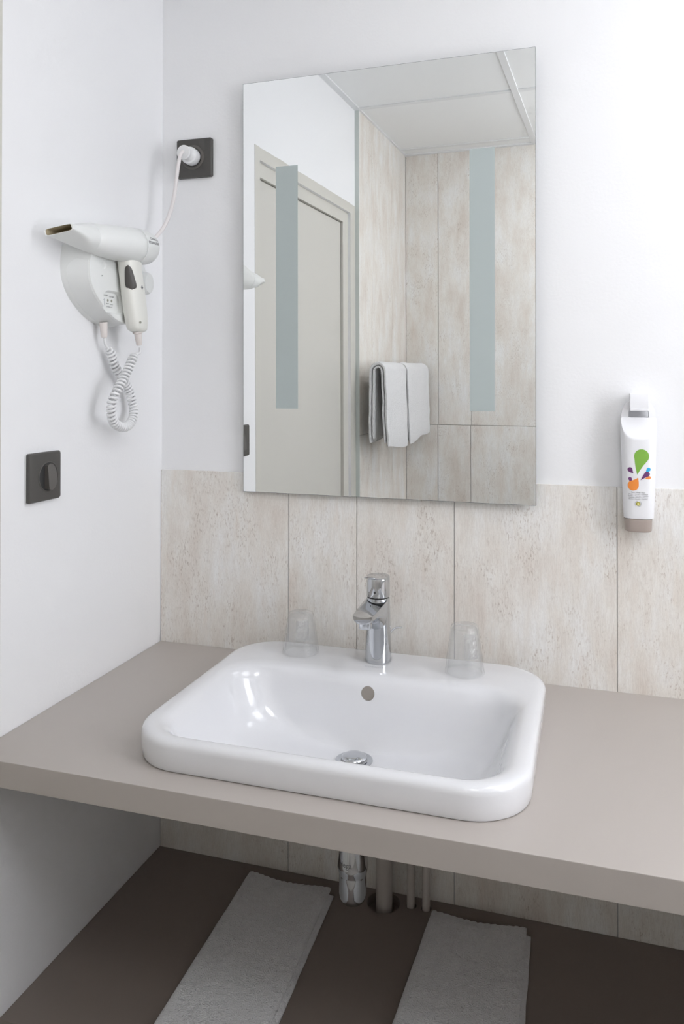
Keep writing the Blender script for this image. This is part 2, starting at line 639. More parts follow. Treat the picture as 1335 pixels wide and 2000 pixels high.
# door in the left wall (seen in the mirror)
door = bpy.data.objects.new('door_1', None)
COL.objects.link(door)
door.location = (0, (DY0 + DY1) / 2, 0)
struct(door, 'greige flush door with stepped frame seen in the mirror', 'door')
FY0, FY1, FZ = -0.5534, -1.2690, 2.0090
bm = bmesh.new()
box(bm, -0.1, -0.010, FY0, DY0, 0, DZ)
obj('jamb', bm, M['band'], door)
obj('jamb', mkbox(-0.1, -0.010, DY1, FY1, 0, DZ), M['band'], door)
obj('header', mkbox(-0.1, -0.010, FY1, FY0, FZ, DZ), M['band'], door)
obj('door_leaf', mkbox(-0.062, -0.020, FY1 + 0.0022, FY0 - 0.0012, 0.005, FZ - 0.0022, bevel=0.001), M['door'], door)
obj('shadow_gap', mkbox(-0.1, -0.066, FY1, FY0, 0, FZ), M['gap_shade'], door)  # black slab paints the shade in the gap round the leaf
# painted band around the frame
obj('painted_band', mkbox(0.0, 0.0008, DY0 - 0.0002, -0.5000, 0.0, 2.0870), M['band'], door)
obj('painted_band', mkbox(0.0, 0.0008, -1.3790, DY1 + 0.0002, 0.0, 2.0850), M['band'], door)
bm = bmesh.new()
N = 40
top = []
for i in range(N + 1):
    y = DY0 + (DY1 - DY0) * i / N
    top.append((y, 2.0865 + 0.0022 * noise.noise(Vector((y * 14, 3.1, 0)))))
vs0 = [bm.verts.new((0.0008, y, DZ)) for y, z in top]
vs1 = [bm.verts.new((0.0008, y, z)) for y, z in top]
vb0 = [bm.verts.new((0.0, y, DZ)) for y, z in top]
vb1 = [bm.verts.new((0.0, y, z)) for y, z in top]
for i in range(N):
    bm.faces.new((vs0[i], vs0[i + 1], vs1[i + 1], vs1[i]))
    bm.faces.new((vs1[i], vs1[i + 1], vb1[i + 1], vb1[i]))
    bm.faces.new((vb0[i], vb0[i + 1], vs0[i + 1], vs0[i]))
obj('painted_band', bm, M['band'], door)

# ------------------------------------------------------------------ counter and shelf
ZC, ZB, CF = 0.870, 0.8306, -0.5654
BX0, BX1, BY0, BY1 = 0.233, 0.826, -0.522, -0.047        # basin outline
bm = bmesh.new()


def slab_with_hole(bm, x0, x1, y0, y1, z0, z1, hole):
    hx0, hx1, hy0, hy1, r = hole
    o = [(x0, y0), (x1, y0), (x1, y1), (x0, y1)]
    h = [(hx0, hy0), (hx1, hy0), (hx1, hy1), (hx0, hy1)]
    V = {}
    for z in (z0, z1):
        for k, P in (('o', o), ('h', h)):
            for i, (x, y) in enumerate(P):
                V[k, i, z] = bm.verts.new((x, y, z))
    for i in range(4):
        j = (i + 1) % 4
        for z in (z0, z1):
            bm.faces.new((V['o', i, z], V['o', j, z], V['h', j, z], V['h', i, z]))
        bm.faces.new((V['o', i, z0], V['o', j, z0], V['o', j, z1], V['o', i, z1]))
        bm.faces.new((V['h', i, z0], V['h', j, z0], V['h', j, z1], V['h', i, z1]))


slab_with_hole(bm, 0.0005, W - 0.0005, CF, -0.005, ZB, ZC, (0.275, 0.785, -0.485, -0.105, 0))
counter = obj('countertop', bm, M['laminate'], origin=(0.95, -0.285, ZB))
tag(counter, 'taupe laminate countertop holding the white washbasin', 'countertop')
mbev = counter.modifiers.new('bevel', 'BEVEL')
mbev.width = 0.0012
mbev.segments = 2
mbev.limit_method = 'ANGLE'

ZS = 0.4226
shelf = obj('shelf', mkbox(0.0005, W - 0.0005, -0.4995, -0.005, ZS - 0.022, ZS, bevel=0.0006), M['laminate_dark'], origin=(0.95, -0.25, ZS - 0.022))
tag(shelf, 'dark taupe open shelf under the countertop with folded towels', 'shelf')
cut = []
for x, y, r in ((0.514, -0.0405, 0.0325), (0.5675, -0.0335, 0.0100), (0.5970, -0.0335, 0.0100)):
    c = obj('cutter', lathe([(r, ZS - 0.018), (r, ZS + 0.02)], 40, Matrix.Translation((x, y, 0))), M['laminate_dark'])
    cut.append(c)
boolean_cut(shelf, cut)

# ------------------------------------------------------------------ washbasin
basin = thing('washbasin', 'white ceramic rounded rectangular washbasin set into the taupe countertop', 'washbasin', (0.5295, -0.2845, ZC))
R = [  # x0, x1, y0(front), y1(back), r, z
    (0.300, 0.760, -0.460, -0.120, 0.08, 0.780),
    (0.285, 0.775, -0.478, -0.110, 0.08, 0.810),
    (0.280, 0.780, -0.480, -0.108, 0.08, 0.866),
    (0.243, 0.816, -0.512, -0.057, 0.078, 0.8703),
    (0.2365, 0.8225, -0.5185, -0.0505, 0.083, 0.8712),
    (0.2345, 0.8245, -0.5205, -0.0485, 0.085, 0.876),
    (0.2330, 0.8260, -0.5220, -0.0470, 0.087, 0.890),
    (0.2330, 0.8260, -0.5220, -0.0470, 0.087, 0.9040),
    (0.2337, 0.8253, -0.5213, -0.0477, 0.0865, 0.9085),
    (0.2358, 0.8232, -0.5192, -0.0498, 0.0845, 0.9122),
    (0.2395, 0.8195, -0.5155, -0.0535, 0.0815, 0.9148),
    (0.2445, 0.8145, -0.5105, -0.0590, 0.078, 0.9160),
    (0.2520, 0.8070, -0.5060, -0.1100, 0.073, 0.9162),
    (0.2570, 0.8020, -0.5035, -0.1600, 0.070, 0.9158),
    (0.2620, 0.7970, -0.5005, -0.1730, 0.068, 0.9145),
    (0.2680, 0.7910, -0.4965, -0.1815, 0.067, 0.9110),
    (0.2740, 0.7850, -0.4920, -0.1870, 0.067, 0.9040),
    (0.2800, 0.7790, -0.4870, -0.1910, 0.067, 0.8920),
    (0.2870, 0.7720, -0.4810, -0.1955, 0.068, 0.8750),
    (0.2960, 0.7630, -0.4730, -0.2010, 0.070, 0.8550),
    (0.3080, 0.7510, -0.4620, -0.2070, 0.074, 0.8350),
    (0.3250, 0.7340, -0.4460, -0.2130, 0.078, 0.8200),
    (0.3500, 0.7090, -0.4250, -0.2190, 0.078, 0.8095),
    (0.3850, 0.6700, -0.3950, -0.2230, 0.070, 0.8035),
    (0.4300, 0.6200, -0.3550, -0.2265, 0.055, 0.8000),
    (0.4800, 0.5600, -0.3050, -0.2290, 0.035, 0.7985),
]
bm = loft([rrect(*q) for q in R])
bowl = obj('bowl', bm, M['ceramic'], basin, smooth=True, angle=70)
cd = Vector((0.0, 0.96, -0.10)).normalized()
co = Vector((0.5240, -0.1955, 0.8870))
cutter = obj('cutter', lathe([(0.0122, -0.02), (0.0122, 0.022)], 40, axis_matrix(co, cd)), M['ceramic'])
cutter.parent = None
boolean_cut(bowl, [cutter])
bowl.data.shade_smooth()
bowl.data.set_sharp_from_angle(angle=math.radians(50))
obj('overflow_insert', lathe([(0.0118, 0.004), (0.0121, 0.0045), (0.0121, 0.012), (0.0118, 0.0125)], 32, axis_matrix(co, cd)), mat('overflow_insert_grey', srgb(150, 143, 136), 0.5), basin)
# maker's mark in front of the tap
me = text_mesh('DURAVIT', 0.0072, 0.0, spacing=1.25)
me.transform(Matrix.Translation((0.5225, -0.1425, 0.91635)) @ Matrix.Rotation(0.0, 4, 'Z'))
obj('maker_mark', me, M['ink_light'], basin)

# drain
dr = thing('drain', 'round chrome pop-up drain in the basin floor', 'drain', (0.519, -0.260, 0.797))
Md = Matrix.Translation((0.519, -0.260, 0))
obj('flange', lathe([(0.030, 0.7975), (0.0318, 0.7992), (0.0315, 0.8003), (0.028, 0.8012), (0.0225, 0.8000), (0.0215, 0.796)], 48, Md), M['chrome'], dr, True)
obj('stopper', lathe([(0.006, 0.797), (0.006, 0.8035), (0.0205, 0.8035), (0.0215, 0.8045), (0.0212, 0.8055), (0.018, 0.8078), (0.010, 0.8092), (0.001, 0.8096)], 48, Md), M['chrome'], dr, True)

# ------------------------------------------------------------------ tap
FX, FYc, FZ0 = 0.520, -0.105, 0.9162
tap = thing('basin_mixer_tap', 'chrome single lever mixer tap standing on the washbasin', 'tap', (FX, FYc, FZ0))
Mt = Matrix.Translation((FX, FYc, 0))
obj('body', lathe([(0.0242, FZ0), (0.0248, FZ0 + 0.001), (0.0246, FZ0 + 0.004), (0.0240, FZ0 + 0.030), (0.0228, FZ0 + 0.07), (0.0220, FZ0 + 0.100),
                   (0.0217, FZ0 + 0.1175), (0.0208, FZ0 + 0.1185)], 64, Mt), M['chrome'], tap, True)
obj('collar', lathe([(0.0204, FZ0 + 0.1180), (0.0204, FZ0 + 0.1208)], 48, Mt), M['black'], tap, True)
obj('cap', lathe([(0.0206, FZ0 + 0.1202), (0.0216, FZ0 + 0.1210), (0.0219, FZ0 + 0.1225), (0.0217, FZ0 + 0.150), (0.0215, FZ0 + 0.1570), (0.0205, FZ0 + 0.1585)], 64, Mt), M['chrome'], tap, True)
# spout: a boat-shaped chute that leaves the body at full width
zt = FZ0 + 0.1165
secs = [  # y, half width, top z, dip, bottom z
    (FYc + 0.002, 0.0205, zt, 0.0002, 0.960),
    (FYc - 0.010, 0.0206, zt, 0.0005, 0.965),
    (FYc - 0.020, 0.0206, zt - 0.0004, 0.0012, 0.977),
    (FYc - 0.030, 0.0205, zt - 0.0008, 0.0022, 0.9890),
    (FYc - 0.045, 0.0202, zt - 0.0015, 0.0030, 0.9985),
    (FYc - 0.060, 0.0198, zt - 0.0022, 0.0034, 1.0045),
    (FYc - 0.075, 0.0194, zt - 0.0030, 0.0034, 1.0085),
    (FYc - 0.090, 0.0188, zt - 0.0036, 0.0030, 1.0110),
    (FYc - 0.100, 0.0182, zt - 0.0038, 0.0024, 1.0125),
    (FYc - 0.1055, 0.0179, zt - 0.0040, 0.0022, 1.0138),
    (FYc - 0.1075, 0.0174, zt - 0.0042, 0.0020, 1.0172),
]
rings = []
for y, w, t_, dip, zb in secs:
    ring = []
    for i in range(13):
        u = -1 + 2 * i / 12
        yy = y - (0.004 * (1 - u * u) if y < FYc - 0.09 else 0)
        ring.append(Vector((FX + w * u, yy, t_ - dip * (1 - u * u))))
    for i in range(1, 20):
        a = math.pi * i / 20
        u = math.cos(a)
        s = math.sin(a) ** 0.62
        yy = y - (0.004 * (1 - u * u) if y < FYc - 0.09 else 0)
        ring.append(Vector((FX + w * u * 0.995, yy, t_ - 0.001 - (t_ - 0.001 - zb) * s)))
    rings.append(ring)
obj('spout', loft(rings), M['chrome'], tap, True, angle=35)
Ma = Matrix.Translation((FX, FYc - 0.0895, 0)) @ Matrix.Rotation(math.radians(-6), 4, 'X')
ae = obj('aerator', lathe([(0.0120, 1.0150), (0.0120, 1.0035), (0.0112, 1.0025), (0.0098, 1.0022)], 40, Matrix.Translation((FX, FYc - 0.0895, 0))), M['chrome'], tap, True)
obj('strainer', lathe([(0.0098, 1.0036), (0.0098, 1.0020)], 32, Matrix.Translation((FX, FYc - 0.0895, 0))), mat('strainer_grey', (0.16, 0.18, 0.18), 0.5), ae)
# lever
rings = []
for y, w, z, th in ((FYc + 0.012, 0.0175, FZ0 + 0.1580, 0.004), (FYc - 0.004, 0.0205, FZ0 + 0.1590, 0.0060), (FYc - 0.018, 0.0195, FZ0 + 0.1603, 0.0055),
                    (FYc - 0.028, 0.0165, FZ0 + 0.1618, 0.0045), (FYc - 0.040, 0.0142, FZ0 + 0.1645, 0.0048), (FYc - 0.052, 0.0128, FZ0 + 0.1672, 0.0042), (FYc - 0.059, 0.0112, FZ0 + 0.1690, 0.0036),
                    (FYc - 0.0625, 0.0080, FZ0 + 0.1698, 0.0026)):
    rings.append([Vector((FX + w * math.copysign(abs(math.cos(a)) ** 0.6, math.cos(a)), y, z - th / 2 + th / 2 * math.copysign(abs(math.sin(a)) ** 0.8, math.sin(a))))
                  for a in [2 * math.pi * k / 24 for k in range(24)]])
obj('lever', loft(rings), M['chrome'], tap, True, angle=50)
obj('screw_hole', lathe([(0.0020, 0.0), (0.0020, 0.0006)], 20, axis_matrix((FX - 0.001, FYc - 0.0216, FZ0 + 0.1310), (0, -1, 0))), M['black'], tap)  # black disc painted for the dark of the screw hole
rod = obj('popup_rod', tube(catmull([(FX + 0.014, FYc + 0.020, FZ0 + 0.035), (FX + 0.018, FYc + 0.027, FZ0 + 0.047), (FX + 0.026, FYc + 0.031, FZ0 + 0.0535), (FX + 0.038, FYc + 0.032, FZ0 + 0.0550)]), lambda t: 0.0022 - 0.0008 * t, 10), M['chrome'], tap, True)

# ------------------------------------------------------------------ wrapped tumblers
def tumbler(cx, cy, h, label, seed, tilt):
    z0 = 0.9164
    t = thing('wrapped_tumbler', label, 'cup', (cx, cy, z0), 'wrapped tumblers on the washbasin')
    Mg = Matrix.Translation((cx, cy, z0))
    # the cup stands upside down
    obj('cup', lathe([(0.0312, 0.0004), (0.0318, 0.0012), (0.0308, 0.006), (0.0275, h * 0.45), (0.0228, h * 0.93), (0.0215, h * 0.965), (0.012, h * 0.955), (0.0005, h * 0.952)], 40, Mg, cap0=False), M['film'], t, True)
    rnd = random.Random(seed)
    rings = []
    n = 72
    prof = [(0.0352, 0.0008), (0.0350, 0.003), (0.0338, 0.012), (0.0316, h * 0.35), (0.0288, h * 0.6), (0.0262, h * 0.82), (0.0246, h * 0.96), (0.0225, h + 0.002), (0.0165, h + 0.0035), (0.0095, h + 0.003), (0.004, h + 0.0028)]
    for k, (r, z) in enumerate(prof):
        ring = []
        for i in range(n):
            a = 2 * math.pi * i / n
            w = noise.noise(Vector((math.cos(a) * 3.5 + seed, math.sin(a) * 3.5, z * 45)))
            w2 = noise.noise(Vector((math.cos(a) * 9 + seed, math.sin(a) * 9, z * 90)))
            rr = r * (1 + 0.035 * w + 0.022 * w2)
            ring.append(Mg @ Vector((rr * math.cos(a), rr * math.sin(a), max(0.0006, z + (0.0016 * w2 if 0 < k else 0)))))
        rings.append(ring)
    obj('wrapper', loft(rings, cap0=False), M['film'], t, True, angle=25)
    # crumpled gathered film on the side facing the room
    rings = []
    m = 22
    fa = math.radians(-62 + tilt)
    for i in range(m):
        row = []
        for j in range(m):
            u, v = -1 + 2 * i / (m - 1), -1 + 2 * j / (m - 1)
            a = fa + u * 0.52
            z = h * 0.64 + v * h * 0.26
            rr = 0.0300 - 0.0075 * (z / h - 0.35) + 0.0024 * noise.noise(Vector((u * 4 + seed, v * 4, 0))) + 0.0026 * noise.noise(Vector((u * 8, v * 8 + seed, 2)))
            rr -= 0.0035 * max(abs(u), abs(v)) ** 4
            row.append(Mg @ Vector((rr * math.cos(a), rr * math.sin(a), z)))
        rings.append(row)
    obj('wrapper_fold', loft(rings, False, False, closed=False), M['film_fold'], t, True, angle=12)
    return t


tumbler(0.3666, -0.1080, 0.0740, 'upside-down tumbler in clear plastic wrap on basin rim, left of the tap', 3, 0)
tumbler(0.6840, -0.1200, 0.0830, 'upside-down tumbler in clear plastic wrap on basin rim, right of the tap', 11, 8)

# ------------------------------------------------------------------ mirror
mx0, mx1, mz0, mz1 = 0.2027, 0.8030, 1.2065, 2.0642
mir = thing('wall_mirror', 'frameless rectangular mirror with two frosted light strips', 'mirror', ((mx0 + mx1) / 2, -0.0228, (mz0 + mz1) / 2))
mir.rotation_euler = (0.00613, 0, -0.0158)
w2, h2 = (mx1 - mx0) / 2, (mz1 - mz0) / 2


def mobj(name, bm, m, parent=mir):
    me = bm_mesh(bm, name)
    me.materials.append(m)
    o = bpy.data.objects.new(name, me)
    COL.objects.link(o)
    o.parent = parent
    return o


mobj('glass', mkbox(-w2, w2, 0.0004, 0.0050, -h2, h2), M['glass_edge'])
mobj('silvering', mkbox(-w2 + 0.0007, w2 - 0.0007, 0.0, 0.0006, -h2 + 0.0007, h2 - 0.0007), M['mirror'])
mobj('back_box', mkbox(-w2 + 0.05, w2 - 0.05, 0.0050, 0.0155, -h2 + 0.05, h2 - 0.05), M['plastic'])
cxm, czm = (mx0 + mx1) / 2, (mz0 + mz1) / 2
for a, b_ in ((0.2775, 0.3262), (0.6793, 0.7272)):
    mobj('frosted_strip', mkbox(a - cxm, b_ - cxm, -0.0003, 0.0002, 1.3818 - czm, 1.8835 - czm), M['frost'])

# ------------------------------------------------------------------ light switch on the left wall
sw = thing('light_switch', 'square anthracite rocker light switch on the white side wall', 'light switch', (0, -0.4018, 1.2753))
sy0, sy1, sz0, sz1 = -0.4435, -0.3600, 1.2335, 1.3170


def yz_rrect(y0, y1, z0, z1, r, x, per=6):
    return [Vector((x, p.x, p.y)) for p in rrect(y0, y1, z0, z1, r, 0, per, 1)]


obj('backing', loft([yz_rrect(sy0 + 0.001, sy1 - 0.001, sz0 + 0.001, sz1 - 0.001, 0.004, x) for x in (0.0, 0.0035)]), M['plastic_grey'], sw)
obj('plate', loft([yz_rrect(sy0, sy1, sz0, sz1, 0.004, 0.0035), yz_rrect(sy0, sy1, sz0, sz1, 0.004, 0.0075), yz_rrect(sy0 + 0.0015, sy1 - 0.0015, sz0 + 0.0015, sz1 - 0.0015, 0.0038, 0.0095),
                   yz_rrect(sy0 + 0.004, sy1 - 0.004, sz0 + 0.004, sz1 - 0.004, 0.003, 0.0100)]), M['anthracite'], sw, True, angle=30)
sc_ = (0.0100, -0.3945, 1.2744)
Ms = axis_matrix(sc_, (1, 0, 0))
obj('ring', lathe([(0.0262, -0.001), (0.0262, 0.0006), (0.0255, 0.0011), (0.0245, 0.0006), (0.0240, -0.001)], 48, Ms), M['anthracite_pale'], sw, True)
obj('well', lathe([(0.0240, -0.001), (0.0240, 0.0002)], 48, Ms), M['black'], sw)
# rocker: a disc cut by a chord on the door side, tilted out on that side
ring0, ring1 = [], []
n = 44
a0 = math.radians(118)
for i in range(n):
    a = -a0 + 2 * a0 * i / (n - 1)
    y = -0.3945 + 0.0222 * math.cos(a)
    z = 1.2744 + 0.0222 * math.sin(a)
    tt = (0.0222 - 0.0222 * math.cos(a)) / 0.0326
    lean = 0.0018 * (z - 1.2744) / 0.02
    ring0.append(Vector((0.0095, y, z)))
    ring1.append(Vector((0.0105 + 0.0080 * tt ** 0.8 - lean, y, z)))
bm = loft([ring0, ring1])
obj('rocker', bm, M['anthracite_pale'], sw, True, angle=30)

# ------------------------------------------------------------------ power socket and plug on the back wall
sk = thing('power_socket', 'square anthracite wall socket beside the mirror', 'socket', (0.0818, 0, 1.9215))
kx0, kx1, kz0, kz1 = 0.0399, 0.1236, 1.8796, 1.9633


def xz_rrect(x0, x1, z0, z1, r, y, per=6):
    return [Vector((p.x, y, p.y)) for p in rrect(x0, x1, z0, z1, r, 0, per, 1)]


obj('plate', loft([xz_rrect(kx0, kx1, kz0, kz1, 0.004, 0.0), xz_rrect(kx0, kx1, kz0, kz1, 0.004, -0.0075), xz_rrect(kx0 + 0.0012, kx1 - 0.0012, kz0 + 0.0012, kz1 - 0.0012, 0.0035, -0.0090),
                   xz_rrect(kx0 + 0.003, kx1 - 0.003, kz0 + 0.003, kz1 - 0.003, 0.003, -0.0094)]), M['anthracite'], sk, True, angle=30)
kc = (0.0800, -0.0094, 1.9225)
Mk = axis_matrix(kc, (0, -1, 0))
obj('ring', lathe([(0.0268, -0.001), (0.0268, 0.0008), (0.0258, 0.0016), (0.0205, 0.0016), (0.0195, 0.0004), (0.0190, -0.001)], 48, Mk), M['anthracite_pale'], sk, True)
obj('well', lathe([(0.0192, -0.001), (0.0192, 0.0003)], 48, Mk), M['black'], sk)
pl = thing('power_plug', 'white round plug with cord pushed into the anthracite socket', 'plug', (0.0800, -0.0105, 1.9225))
obj('body', lathe([(0.0180, 0.001), (0.0186, 0.002), (0.0186, 0.018), (0.0178, 0.020), (0.0150, 0.021), (0.0128, 0.027), (0.0128, 0.034), (0.0146, 0.0372), (0.0154, 0.039), (0.0154, 0.0425), (0.0146, 0.0438), (0.003, 0.0440)], 48, Mk), M['cord'], pl, True, angle=35)
pts = [(0.0800, -0.0505, 1.9225), (0.0805, -0.0585, 1.9205), (0.0795, -0.0670, 1.9060), (0.0753, -0.0715, 1.8671), (0.0705, -0.0720, 1.8299), (0.0625, -0.0730, 1.7961), (0.0515, -0.0810, 1.7616), (0.0423, -0.1000, 1.7361), (0.0340, -0.1250, 1.7180), (0.028, -0.150, 1.705), (0.022, -0.175, 1.70)]
obj('mains_cord', tube(catmull(pts, 10), 0.0040, 12), M['cord_warm'], pl, True)

# ------------------------------------------------------------------ hair dryer holder
hold = thing('hair_dryer_holder', 'white wall-mounted hair dryer holder with shaver outlet', 'holder', (0, -0.27, 1.545))
prof = [(-0.3400, 1.6860), (-0.3490, 1.6700), (-0.3520, 1.6480), (-0.3505, 1.6280), (-0.3420, 1.6080), (-0.3290, 1.5910), (-0.3120, 1.5770), (-0.2930, 1.5645), (-0.2740, 1.5555), (-0.2530, 1.5485), (-0.2260, 1.5445), (-0.2000, 1.5460),
        (-0.2000, 1.5700), (-0.2100, 1.6100), (-0.2200, 1.6450), (-0.2350, 1.6690), (-0.2500, 1.6725), (-0.2900, 1.6745)]
prof2 = [(-0.3225, 1.6765), (-0.3268, 1.6640), (-0.3290, 1.6480), (-0.3280, 1.6280), (-0.3210, 1.6100), (-0.3095, 1.5960), (-0.2950, 1.5830), (-0.2790, 1.5710), (-0.2620, 1.5615), (-0.2430, 1.5540), (-0.2230, 1.5500), (-0.2070, 1.5515),
         (-0.2110, 1.5750), (-0.2190, 1.6100), (-0.2290, 1.6450), (-0.2370, 1.6740), (-0.2480, 1.6775), (-0.2900, 1.6770)]


def smooth_closed(P, per=5, sharp=()):
    out = []
    n_ = len(P)
    for i in range(n_):
        a, b, c, d = (Vector((*P[(i + k) % n_], 0)) for k in (-1, 0, 1, 2))
        for k in range(per):
            t = k / per
            q = 0.5 * ((2 * b) + (c - a) * t + (2 * a - 5 * b + 4 * c - d) * t * t + (3 * b - a - 3 * c + d) * t ** 3)
            out.append((q.x, q.y))
    return out


PF = smooth_closed(prof, 5)
PG = smooth_closed(prof2, 5)
HX = 0.0460                      # depth of the holder's front face


def inset(P, d):
    cx = sum(p[0] for p in P) / len(P)
    cy = sum(p[1] for p in P) / len(P)
    out = []
    for i, p in enumerate(P):
        a, b = P[i - 1], P[(i + 1) % len(P)]
        t = Vector((b[0] - a[0], b[1] - a[1])).normalized()
        nrm = Vector((-t.y, t.x))
        if nrm.dot(Vector((cx - p[0], cy - p[1]))) < 0:
            nrm = -nrm
        out.append((p[0] + nrm.x * d, p[1] + nrm.y * d))
    return out


def yzring(P, x):
    return [Vector((x, y, z)) for y, z in P]


hb = obj('housing', loft([yzring(PF, 0.0), yzring(PF, 0.0060), yzring(PG, HX - 0.0020), yzring(inset(PG, 0.0007), HX - 0.0006), yzring(inset(PG, 0.0020), HX)]), M['plastic'], hold)
c1 = obj('cutter', loft([yz_rrect(-0.2860, -0.2290, 1.5680, 1.6040, 0.0150, HX - 0.0060, 8), yz_rrect(-0.2890, -0.2190, 1.5630, 1.6090, 0.0190, HX + 0.0020, 8)]), M['plastic'])
c2 = obj('cutter', lathe([(0.0045, -0.0022), (0.0080, 0.0010)], 32, axis_matrix((HX, -0.2860, 1.6520), (1, 0, 0))), M['plastic'])
c3 = obj('cutter', lathe([(0.0012, -0.003), (0.0012, 0.0010)], 16, axis_matrix((HX, -0.2925, 1.6325), (1, 0, 0))), M['plastic'])
hb.data.transform(Matrix.Translation(root_loc(hold)))
hb.parent = None
boolean_cut(hb, [c1, c2, c3])
hb.data.transform(Matrix.Translation(-root_loc(hold)))
hb.parent = hold
hb.data.shade_smooth()
hb.data.set_sharp_from_angle(angle=math.radians(32))
# the raised side cover that wraps the curved flank
A0, A1 = smooth_closed(prof, 6), smooth_closed(prof2, 6)


def flank_at(k, x, out):
    t = (x - 0.006) / (HX - 0.002 - 0.006)
    a, b = A0[k], A1[k]
    y, z = a[0] + (b[0] - a[0]) * t, a[1] + (b[1] - a[1]) * t
    d = Vector((y + 0.27, z - 1.62)).normalized() * out
    return (x, y + d.x, z + d.y)


bm = bmesh.new()
grid = []
K0, K1 = 9, 62
for k in range(K0, K1):
    t = (k - K0) / (K1 - 1 - K0)
    xa = 0.0110 + 0.014 * max(0.0, 1 - t * 8) ** 2
    row = [bm.verts.new(flank_at(k, xa, -0.001)), bm.verts.new(flank_at(k, xa, 0.0006)), bm.verts.new(flank_at(k, HX - 0.0035, 0.0006)), bm.verts.new(flank_at(k, HX - 0.0035, -0.001))]
    grid.append(row)
for a, b_ in zip(grid, grid[1:]):
    for k in range(4):
        bm.faces.new((a[k], a[(k + 1) % 4], b_[(k + 1) % 4], b_[k]))
bm.faces.new(grid[0])
bm.faces.new(list(reversed(grid[-1])))
obj('side_cover', bm, M['plastic_grey'], hold, True, angle=30)
# back plate behind the dryer, with the ear at its far end
plate_pts = [(-0.3380, 1.6900), (-0.3270, 1.7150), (-0.3000, 1.7300), (-0.2600, 1.7350), (-0.2000, 1.7320), (-0.1500, 1.7200), (-0.1150, 1.6950), (-0.0960, 1.6640), (-0.0935, 1.6350), (-0.1080, 1.6120), (-0.1350, 1.6010), (-0.1800, 1.5960), (-0.2200, 1.5980), (-0.2500, 1.6100), (-0.3000, 1.6300), (-0.3350, 1.6600)]
PP = smooth_closed(plate_pts, 4)
obj('back_plate', loft([yzring(PP, 0.0), yzring(PP, 0.0160), yzring(inset(PP, 0.002), 0.0190), yzring(inset(PP, 0.005), 0.0200)]), M['plastic'], hold, True, angle=50)
obj('ear', lathe([(0.0240, 0.0), (0.0235, 0.014), (0.0200, 0.0210), (0.0120, 0.0235), (0.002, 0.0240)], 32, axis_matrix((0.0190, -0.1200, 1.6390), (1, 0.1, 0))), M['plastic'], hold, True)
# cradle rests under the barrel
obj('cradle', loft([yz_rrect(-0.3200, -0.2400, 1.6600, 1.6740, 0.006, 0.010), yz_rrect(-0.3150, -0.2450, 1.6580, 1.6690, 0.005, 0.042)]), M['plastic'], hold)
# shaver label in the recess
LX = HX - 0.0060
for s, size, y, z in (('200-240V', 0.0040, -0.2740, 1.5985), ('110-120V', 0.0040, -0.2540, 1.5970), ('RASOIR', 0.0028, -0.2665, 1.5835), ('SHAVER', 0.0028, -0.2540, 1.5825), ('SHAVERS ONLY', 0.0028, -0.2600, 1.5775)):
    me = text_mesh(s, size)
    me.transform(Matrix.Translation((LX + 0.0003, y, z)) @ Matrix(((0, 0, 1, 0), (1, 0, 0, 0), (0, 1, 0, 0), (0, 0, 0, 1))))
    obj('label_text', me, M['ink'], hold)
for y in (-0.2655, -0.2535):
    obj('shaver_pin_hole', lathe([(0.0026, 0), (0.0026, 0.0004)], 20, axis_matrix((LX, y, 1.5895), (1, 0, 0))), M['shaver_hole'], hold)
bm = bmesh.new()
for a in ((-0.2814, -0.2810, 1.5800, 1.5925), (-0.2767, -0.2763, 1.5800, 1.5925), (-0.2814, -0.2763, 1.5860, 1.5863), (-0.2800, -0.2780, 1.5885, 1.5905), (-0.2800, -0.2778, 1.5780, 1.5786)):
    box(bm, LX, LX + 0.0003, *a)
obj('label_pictogram', bm, M['ink_light'], hold)
obj('cord_sleeve', lathe([(0.0082, 0.0), (0.0076, 0.004), (0.0060, 0.026), (0.0048, 0.029)], 24, axis_matrix((0.022, -0.2530, 1.5500), (0.0, 0.12, -1))), M['relief'], hold, True)
# coiled cord between holder and handle
coil_pts = [(0.022, -0.2490, 1.5210), (0.022, -0.2455, 1.5080), (0.022, -0.2352, 1.4994), (0.022, -0.2284, 1.4928), (0.022, -0.2181, 1.4733), (0.022, -0.2042, 1.4576), (0.022, -0.1864, 1.4417), (0.022, -0.1683, 1.4254), (0.0236, -0.1579, 1.4038), (0.0277, -0.1569, 1.3822), (0.0318, -0.1671, 1.3643), (0.0359, -0.1899, 1.3514), (0.04, -0.2176, 1.35), (0.0441, -0.2479, 1.3595), (0.0482, -0.2641, 1.3747), (0.0523, -0.2703, 1.396), (0.0564, -0.2666, 1.413), (0.0585, -0.2565, 1.4272), (0.0595, -0.2426, 1.4436), (0.0604, -0.2285, 1.4611), (0.0613, -0.2158, 1.48), (0.0622, -0.2040, 1.4895), (0.0638, -0.1930, 1.4940), (0.064, -0.1915, 1.5040)]
cp = catmull(coil_pts, 24)
Tc, Nc = frames(cp)
acc = [0.0]
for a, b_ in zip(cp, cp[1:]):
    acc.append(acc[-1] + (b_ - a).length)
tot = acc[-1]
helix = []
steps = 1250
pitch = 0.0076
i = 0
